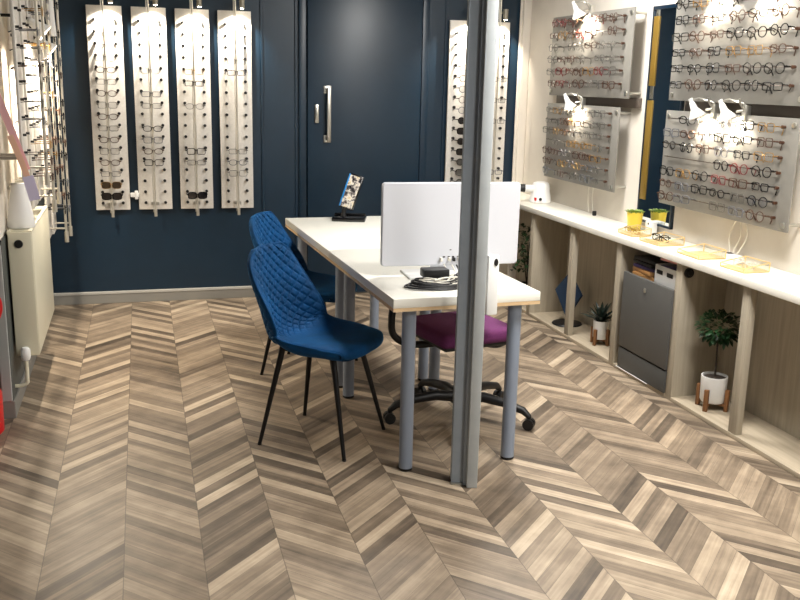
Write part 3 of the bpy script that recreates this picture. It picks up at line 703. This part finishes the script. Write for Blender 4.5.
# ---------------------------------------------------------------- velvet chairs
def make_chair(label):
    t = thing('velvet_chair', label, 'chair', (0, 0, 0), 0, 'blue velvet chairs at the desks')
    prof = [(.226, .438), (.226, .450), (.200, .462), (.12, .464), (.03, .456), (-.07, .450), (-.15, .458), (-.20, .485), (-.232, .535), (-.252, .60), (-.270, .668), (-.286, .74), (-.299, .81), (-.306, .85)]
    hw = [.180, .192, .205, .222, .230, .232, .230, .228, .224, .218, .209, .196, .168, .110]
    # resample smoothly
    n = len(prof); P = []; N = 190
    def cr(a, i, t_):
        p0, p1, p2, p3 = a[max(i-1, 0)], a[i], a[i+1], a[min(i+2, n-1)]
        return .5*((2*p1)+(-p0+p2)*t_+(2*p0-5*p1+4*p2-p3)*t_**2+(-p0+3*p1-3*p2+p3)*t_**3)
    xs, zs = [p[0] for p in prof], [p[1] for p in prof]
    for k in range(N):
        s = k/(N-1)*(n-1); i = min(int(s), n-2); f = s-i; P.append((cr(xs, i, f), cr(zs, i, f), cr(hw, i, f), s/(n-1)))
    bm = bmesh.new(); NU = 110; V = []
    acc = 0
    for k, (x, z, w, s) in enumerate(P):
        j = min(k+1, N-1); i0 = max(k-1, 0); tx, tz = P[j][0]-P[i0][0], P[j][1]-P[i0][1]; l = math.hypot(tx, tz); nx, nz = -tz/l, tx/l   # normal
        if nz < 0 and s < .4: nx, nz = -nx, -nz
        nx, nz = (tz/l, -tx/l)
        if k: acc += math.hypot(x-P[k-1][0], z-P[k-1][1])
        row = []
        back = max(0, min(1, (s-.46)/.16)); 
        for u in range(NU+1):
            a = -1+2*u/NU; y = w*math.sin(a*PI/2*.98)/math.sin(PI/2*.98) if False else w*a
            cup = abs(a)**2.2
            wing = max(0, 1-abs(s-.62)/.34); wing = wing*wing*(3-2*wing); fx = cup*(back*.030+wing*.095)*max(0, min(1, (s-.36)/.14)); fz = cup*(.012+.045*max(0, 1-abs(s-.44)/.22))*(1 if s < .5 else max(0, 1-(s-.5)/.15))*min(1, s/.25)
            # rounded seat front corners
            xx = x+fx-(.05*abs(a)**3*max(0, 1-s/.3))
            zz = z+fz
            q = 0
            if s > .42:
                c1 = (acc+y)/.050; c2 = (acc-y)/.050
                g = min(abs((c1 % 1)-.5)*2, abs((c2 % 1)-.5)*2)  # 0 mid, 1 at seam
                d1 = 1-abs((c1 % 1)*2-1); d2 = 1-abs((c2 % 1)*2-1)
                q = min(1, min(d1, d2)*3.0)
                q = (q-.6)*.0085*min(1, (s-.42)/.05)*(1-abs(a)**8)
            # thicken towards the middle
            row.append((Vector((xx, y, zz)), Vector((-nx, 0, -nz)), q))
        V.append(row)
    # front face and back face
    th = .034
    def nrm(k, u):
        a = V[min(k+1, N-1)][u][0]-V[max(k-1, 0)][u][0]; b_ = V[k][min(u+1, NU)][0]-V[k][max(u-1, 0)][0]
        return b_.cross(a).normalized()
    F, B = [], []
    for k in range(N):
        fr, bk = [], []
        for u in range(NU+1):
            c, _, q = V[k][u]; nn = nrm(k, u)
            a = -1+2*u/NU; e = math.sqrt(max(0, 1-abs(a)**7)); e2 = math.sqrt(max(0, 1-((2*k/(N-1))-1)**12)); tt = th*.5*e*e2
            fr.append(bm.verts.new(c+nn*(tt+q))); bk.append(bm.verts.new(c-nn*(tt*(1.25+1.5*max(0, min(1, (.44-k/(N-1))/.1))))+nn*(-q)))
        F.append(fr); B.append(bk)
    for k in range(N-1):
        for u in range(NU):
            bm.faces.new((F[k][u], F[k][u+1], F[k+1][u+1], F[k+1][u])); bm.faces.new((B[k][u], B[k+1][u], B[k+1][u+1], B[k][u+1]))
    for k in range(N-1):
        bm.faces.new((F[k][0], F[k+1][0], B[k+1][0], B[k][0])); bm.faces.new((F[k][NU], B[k][NU], B[k+1][NU], F[k+1][NU]))
    for u in range(NU):
        bm.faces.new((F[0][u], B[0][u], B[0][u+1], F[0][u+1])); bm.faces.new((F[-1][u], F[-1][u+1], B[-1][u+1], B[-1][u]))
    bmesh.ops.remove_doubles(bm, verts=bm.verts, dist=.0006)
    o = obj('seat_shell', bm, M['velvet'], t)
    # piping line round the edge of the shell
    b = bmesh.new()
    edge = [V[k][0][0] for k in range(N)]+[V[N-1][u][0] for u in range(1, NU)]+[V[k][NU][0] for k in range(N-1, -1, -1)]
    tube(b, edge[::2], .0042, 7); obj('piping', b, M['velvet'], o)
    for sx, sy in ((1, 1), (1, -1), (-1, 1), (-1, -1)):
        b = bmesh.new(); fx, fy = .208*sx, .205*sy
        tube(b, [(fx*.58-.01, fy*.62, .445), (fx*.62-.008, fy*.66, .40), (fx, fy, .004)], [.014, .0135, .0085], 14)
        lg = obj('leg', b, M['blackmetal'], t)
        b = bmesh.new(); lathe(b, [(0, 0), (.009, 0), (.010, .006), (0, .006)], 12, (fx, fy, 0)); obj('foot_tip', b, M['black'], lg)
    b = bmesh.new(); bx(b, -.135, .12, -.13, .13, .422, .436, .003); obj('under_frame', b, M['blackmetal'], t)
    return t
c1 = make_chair('blue quilted velvet chair with black legs, nearer of the pair')
c1.location = (.772, 3.85, 0); c1.rotation_euler.z = math.radians(-39)
c2 = copy_tree(c1); c2.location = (.905, 4.88, 0); c2.rotation_euler.z = math.radians(-30); c2['label'] = 'blue quilted velvet chair behind the other, beside the far desk'

# ---------------------------------------------------------------- office chair
t = thing('office_chair', 'plum seated office chair on black five star base under desk', 'chair', (1.455, 3.94, 0), 0)
b = bmesh.new(); bx(b, -.20, .215, -.17, .235, .405, .475, .03, 4); bmesh.ops.rotate(b, verts=b.verts, matrix=Matrix.Rotation(.2, 3, 'Z')); obj('seat', b, M['plum'], t)
b = bmesh.new(); bx(b, -.17, .18, -.14, .2, .385, .407, .01); bmesh.ops.rotate(b, verts=b.verts, matrix=Matrix.Rotation(.2, 3, 'Z')); obj('seat_pan', b, M['black'], t)
b = bmesh.new(); cyl(b, (0, 0, .10), (0, 0, .26), .026, seg=20); cyl(b, (0, 0, .25), (0, 0, .376), .015, seg=16); obj('gas_column', b, M['black'], t)
b = bmesh.new(); lathe(b, [(0, .085), (.045, .085), (.05, .10), (.04, .135), (.03, .14), (0, .14)], 24)
obj('base_hub', b, M['black'], t)
for k in range(5):
    a = math.radians(-38+72*k); ca, sa = math.cos(a), math.sin(a)
    b = bmesh.new(); tube(b, [(.03*ca, .03*sa, .113), (.12*ca, .12*sa, .125), (.22*ca, .22*sa, .112), (.315*ca, .315*sa, .088), (.345*ca, .345*sa, .062)], [.027, .025, .021, .018, .013], 12)
    arm = obj('base_arm', b, M['black'], t)
    b = bmesh.new(); px, py = .345*ca, .345*sa; w = Vector((-sa, ca, 0))
    for s in (-1, 1):
        c = Vector((px, py, .027))+w*s*.014; cyl(b, c-w*.009, c+w*.009, .0265, seg=18)
    cyl(b, (px, py, .03), (px, py, .07), .009, seg=10)
    obj('castor', b, M['black'], arm)
for a, rr in ((math.radians(172), .29), (math.radians(-16), .205)):
    ca, sa = math.cos(a), math.sin(a); w = Vector((-sa, ca, 0))
    b = bmesh.new(); tube(b, spline([(.10*ca, .10*sa, .38), (rr*.85*ca, rr*.85*sa, .375), (rr*1.12*ca, rr*1.12*sa, .42), (rr*1.16*ca, rr*1.16*sa, .50), (rr*1.12*ca, rr*1.12*sa, .59)]), .017, 10)
    o = obj('armrest', b, M['black'], t)
    b = bmesh.new(); c = Vector((rr*1.12*ca, rr*1.12*sa, .60)); tube(b, [c-w*.11, c-w*.08, c+w*.08, c+w*.11], [.012, .024, .024, .012], 10); bmesh.ops.scale(b, vec=(1, 1, .6), verts=b.verts, space=Matrix.Translation((0, 0, -.60))); obj('arm_pad', b, M['black'], o)

# ---------------------------------------------------------------- radiator
t = thing('radiator', 'cream white double panel radiator on the left wall', 'radiator', (XL, 4.98, 0))
L2 = .44
obj('front_panel', box(.092, .124, -L2, L2, .262, .852, .008), M['radiator'], t)
obj('rear_panel', box(.03, .05, -L2, L2, .262, .852, .008), M['radiator'], t)
obj('side_cover', box(.016, .120, -L2-.006, -L2+.004, .258, .856, .006), M['radiator'], t)
obj('side_cover', box(.016, .120, L2-.004, L2+.006, .258, .856, .006), M['radiator'], t)
b = bmesh.new(); 
for k in range(42): bx(b, .03, .108, -L2+.012+k*.021, -L2+.024+k*.021, .846, .858)
bx(b, .014, .03, -L2, L2, .846, .86); bx(b, .106, .122, -L2, L2, .846, .86); obj('top_grille', b, M['radiator'], t)
b = bmesh.new(); cyl(b, (.062, -L2-.006, .80), (.062, -L2-.014, .80), .02, .018, 20); obj('air_vent', b, M['black'], t)
b = bmesh.new(); cyl(b, (.062, -L2-.01, .285), (.062, -L2-.06, .285), .016, seg=16); lathe(b, [(0, .25), (.016, .25), (.022, .262), (.022, .30), (.014, .312), (0, .312)], 16, (.062, -L2-.045, 0)); obj('valve', b, M['white'], t)
b = bmesh.new(); tube(b, spline([(.062, -L2-.045, .262), (.062, -L2-.045, .16), (.058, -L2-.045, .135), (.03, -L2-.045, .125), (0, -L2-.045, .125)], 5), .009, 12); obj('pipe', b, M['radiator'], t)
b = bmesh.new()
for y in (-.3, .3):
    bx(b, .007, .03, y-.02, y+.02, .35, .8)
obj('wall_bracket', b, M['radiator'], t)
# beaker on the radiator
b = bmesh.new(); lathe(b, [(0, 0), (.062, 0), (.064, .004), (.061, .03), (.034, .205), (.033, .208), (0, .208)], 32); o = obj('paper_cone', b, M['matwhite'], None, (XL+.066, 4.66, .861)); tag(o, 'white tapered plastic beaker upside down on the radiator', 'beaker')
# ribbon strap with tag
t = thing('ribbon_strap', 'pink and orange ribbon strap with lilac tag by the left wall', 'ribbon', (0, 0, 0))
def ribbon(pts, w, m, name, th=.003):
    b = bmesh.new(); P = [Vector(p) for p in pts]; R = []
    for i, p in enumerate(P):
        d = (P[min(i+1, len(P)-1)]-P[max(i-1, 0)]).normalized(); s = d.cross(Vector((0, 1, 0))).normalized(); f = d.cross(s)
        R.append([b.verts.new(p+s*w/2*a+f*th/2*c) for a, c in ((-1, -1), (1, -1), (1, 1), (-1, 1))])
    for A, B in zip(R, R[1:]):
        for k in range(4): b.faces.new((A[k], A[(k+1) % 4], B[(k+1) % 4], B[k]))
    b.faces.new(R[0][::-1]); b.faces.new(R[-1]); return obj(name, b, m, t)
pr = [(-.575, 4.34, 1.56), (-.548, 4.34, 1.47), (-.515, 4.34, 1.37), (-.485, 4.34, 1.27), (-.452, 4.34, 1.16)]
ribbon(spline(pr, 4), .032, M['ribbonpink'], 'pink_ribbon')
ribbon(spline([(-.51, 4.332, 1.31), (-.488, 4.332, 1.25), (-.462, 4.332, 1.17), (-.446, 4.332, 1.11)], 4), .026, M['ribbonorange'], 'orange_ribbon')
ribbon([(-.448, 4.325, 1.135), (-.425, 4.325, 1.03)], .046, M['lilac'], 'tag')
b = bmesh.new(); cyl(b, (XL, 4.34, 1.565), (-.565, 4.34, 1.565), .005, seg=8); obj('hook', b, M['chrome'], t)
# red and black carrier at the frame edge
t = thing('hand_basket', 'red handled black basket cut by the left frame edge', 'basket', (-.735, 4.22, 0))
b = bmesh.new(); lathe(b, [(0, .0), (.115, .0), (.125, .012), (.127, .18), (.12, .20), (0, .20)], 28); obj('red_base', b, M['red'], t)
b = bmesh.new(); lathe(b, [(.115, .20), (.122, .21), (.132, .52), (.14, .56), (.13, .56), (.12, .52), (.10, .22), (0, .22)], 28); obj('black_body', b, M['black'], t)
b = bmesh.new(); tube(b, spline([(.134, 0, .53), (.146, 0, .57), (.138, 0, .62), (.09, 0, .66), (0, 0, .675), (-.09, 0, .66), (-.138, 0, .62), (-.146, 0, .57), (-.134, 0, .53)]), .011, 12); obj('red_handle', b, M['red'], t)

# ---------------------------------------------------------------- strips on the left wall
strips = [(4.57, 1.10, 2.25), (4.88, .93, 2.2), (5.19, .93, 2.2), (5.56, .66, 2.1), (5.90, .64, 2.06)]
XS = -.475
for i, (yc, zb, zt) in enumerate(strips):
    lab = ['white strip of spectacles on left wall nearest the ribbon', 'white strip of spectacles on left wall above the beaker', 'white strip of spectacles on left wall over radiator middle', 'white strip of spectacles on left wall over the radiator far end', 'white strip of spectacles on left wall nearest the navy wall'][i]
    t = thing('display_rack', lab, 'display rack', (XL, yc, 0), 0, 'white display strips on the left wall')
    xs = XS-XL
    obj('back_board', box(xs-.012, xs, -.112, .112, zb, zt, .002), M['panel'], t)
    for sy in (-.08, .08):
        for z in (zb+.1, zt-.1): obj('standoff', cyl(bmesh.new(), (0, sy, z), (xs-.012, sy, z), .009, seg=8), M['chrome'], t)
    rd = bmesh.new(); cyl(rd, (xs+.085, 0, zb-.03), (xs+.085, 0, 2.5), .0075, seg=10); cyl(rd, (xs+.085, 0, zb-.03), (xs+.085, 0, zb+.03), .012, seg=12); cyl(rd, (xs, 0, zb+.05), (xs+.085, 0, zb+.05), .005, seg=8)
    obj('rod', rd, M['rod'], t)
    nk = int((zt-zb-.12)/.078)
    for k in range(nk):
        z = zt-.09-.078*k
        for s in (-1, 1):
            p = bpy.data.objects.new('peg', peg_me); COL.objects.link(p); p.parent = t; p.rotation_euler = (0, 0, PI/2); p.location = (xs, s*.066, z); p.scale = (.6, .7, .6)
        if rnd.random() < .88:
            dark = (i >= 2 and k > 3) or rnd.random() < .15
            c = rnd.choice(['black', 'brown', 'black', 'black', 'grey'] if i > 2 else ['silver', 'gold', 'brown', 'grey']); sh = rnd.choice(shape_pool)
            put_spec((XS+.088, yc, z-.018), PI/2, '%s %s %s, %s from top on the %s left wall strip' % (c, sh, 'sunglasses' if dark else 'spectacles', ORD[k], ['ribbon', 'beaker', 'middle', 'fourth', 'farthest'][i]), 'spectacles on the left wall strips', color=c, shape=sh, lens='dark' if dark else 'clear')
# spot lamps over the left strips
def left_lamp(y, z, label, e):
    t = thing('spot_lamp', label, 'lamp', (XL, y, z), 0, 'white spot lamps on the left wall')
    b = bmesh.new(); tube(b, [(0, 0, .045), (.10, 0, .045), (.13, 0, .025)], .008, 10); obj('arm', b, M['blackmetal'], t)
    b = bmesh.new(); tube(b, [(.12, 0, .03), (.135, 0, .02), (.15, 0, .008), (.195, 0, -.03), (.20, 0, -.034)], [.014, .018, .022, .043, .044], 20, caps=False); o = obj('lamp_shade', b, M['white'], t); o.modifiers.new('s', 'SOLIDIFY').thickness = .003
    b = bmesh.new(); lathe(b, [(0, -.02), (.014, -.012), (.019, 0), (.014, .012), (0, .02)], 14, (.188, 0, -.024)); obj('bulb', b, M['bulb'], t)
    spot(t, (.215, 0, -.05), (.14, .0, -.4), e, 150, .8, .02, (1, .87, .70))
left_lamp(5.38, 1.72, 'white cone spot lamp over the middle of the left wall', 70)
left_lamp(5.03, 1.80, 'white cone spot lamp over the radiator near end', 45)
b = bmesh.new(); cyl(b, (0, 0, 0), (.014, 0, -.20), .024, .022, 18); cyl(b, (0, 0, .0), (0, 0, .012), .028, .02, 18)
o = obj('tube_lamp', b, M['matwhite'], None, (-.40, 5.375, 1.965)); tag(o, 'white tube shaped lamp head hanging near the left wall top', 'lamp')
b = bmesh.new(); tube(b, [(0, 0, 0), (-.09, 0, .015), (-.193, 0, .015)], .010, 10); obj('arm', b, M['black'], o)

# ---------------------------------------------------------------- world, camera
w = bpy.data.worlds.new('world'); S.world = w; w.use_nodes = True
w.node_tree.nodes['Background'].inputs[0].default_value = (.80, .88, 1, 1); w.node_tree.nodes['Background'].inputs[1].default_value = .1
cam = bpy.data.cameras.new('camera'); co = bpy.data.objects.new('camera', cam); COL.objects.link(co)
cam.sensor_width = 36; cam.lens = 920/800*36; cam.clip_start = .05
V0 = (130-400, 300-75, -920)
Yv = Vector(V0); roll = .023; k_ = -(Yv.dot(Yv))/(Yv.x-roll*Yv.y); Xv = Yv+Vector((k_, -roll*k_, 0)); Yv.normalize(); Xv.normalize(); Zv = Xv.cross(Yv)
R3 = Matrix((Xv, Yv, Zv))
co.matrix_world = Matrix.Translation((0, 0, 1.575)) @ R3.to_4x4()
S.camera = co
S.view_settings.view_transform = 'Standard'; S.view_settings.look = 'None'; S.view_settings.gamma = 1; S.view_settings.use_curve_mapping = False
S.view_settings.exposure = 0.32
S.cycles.max_bounces = 8; S.cycles.transparent_max_bounces = 24; S.cycles.sample_clamp_indirect = 6
# the first pair of each kind is the source of the copies, nothing is left over
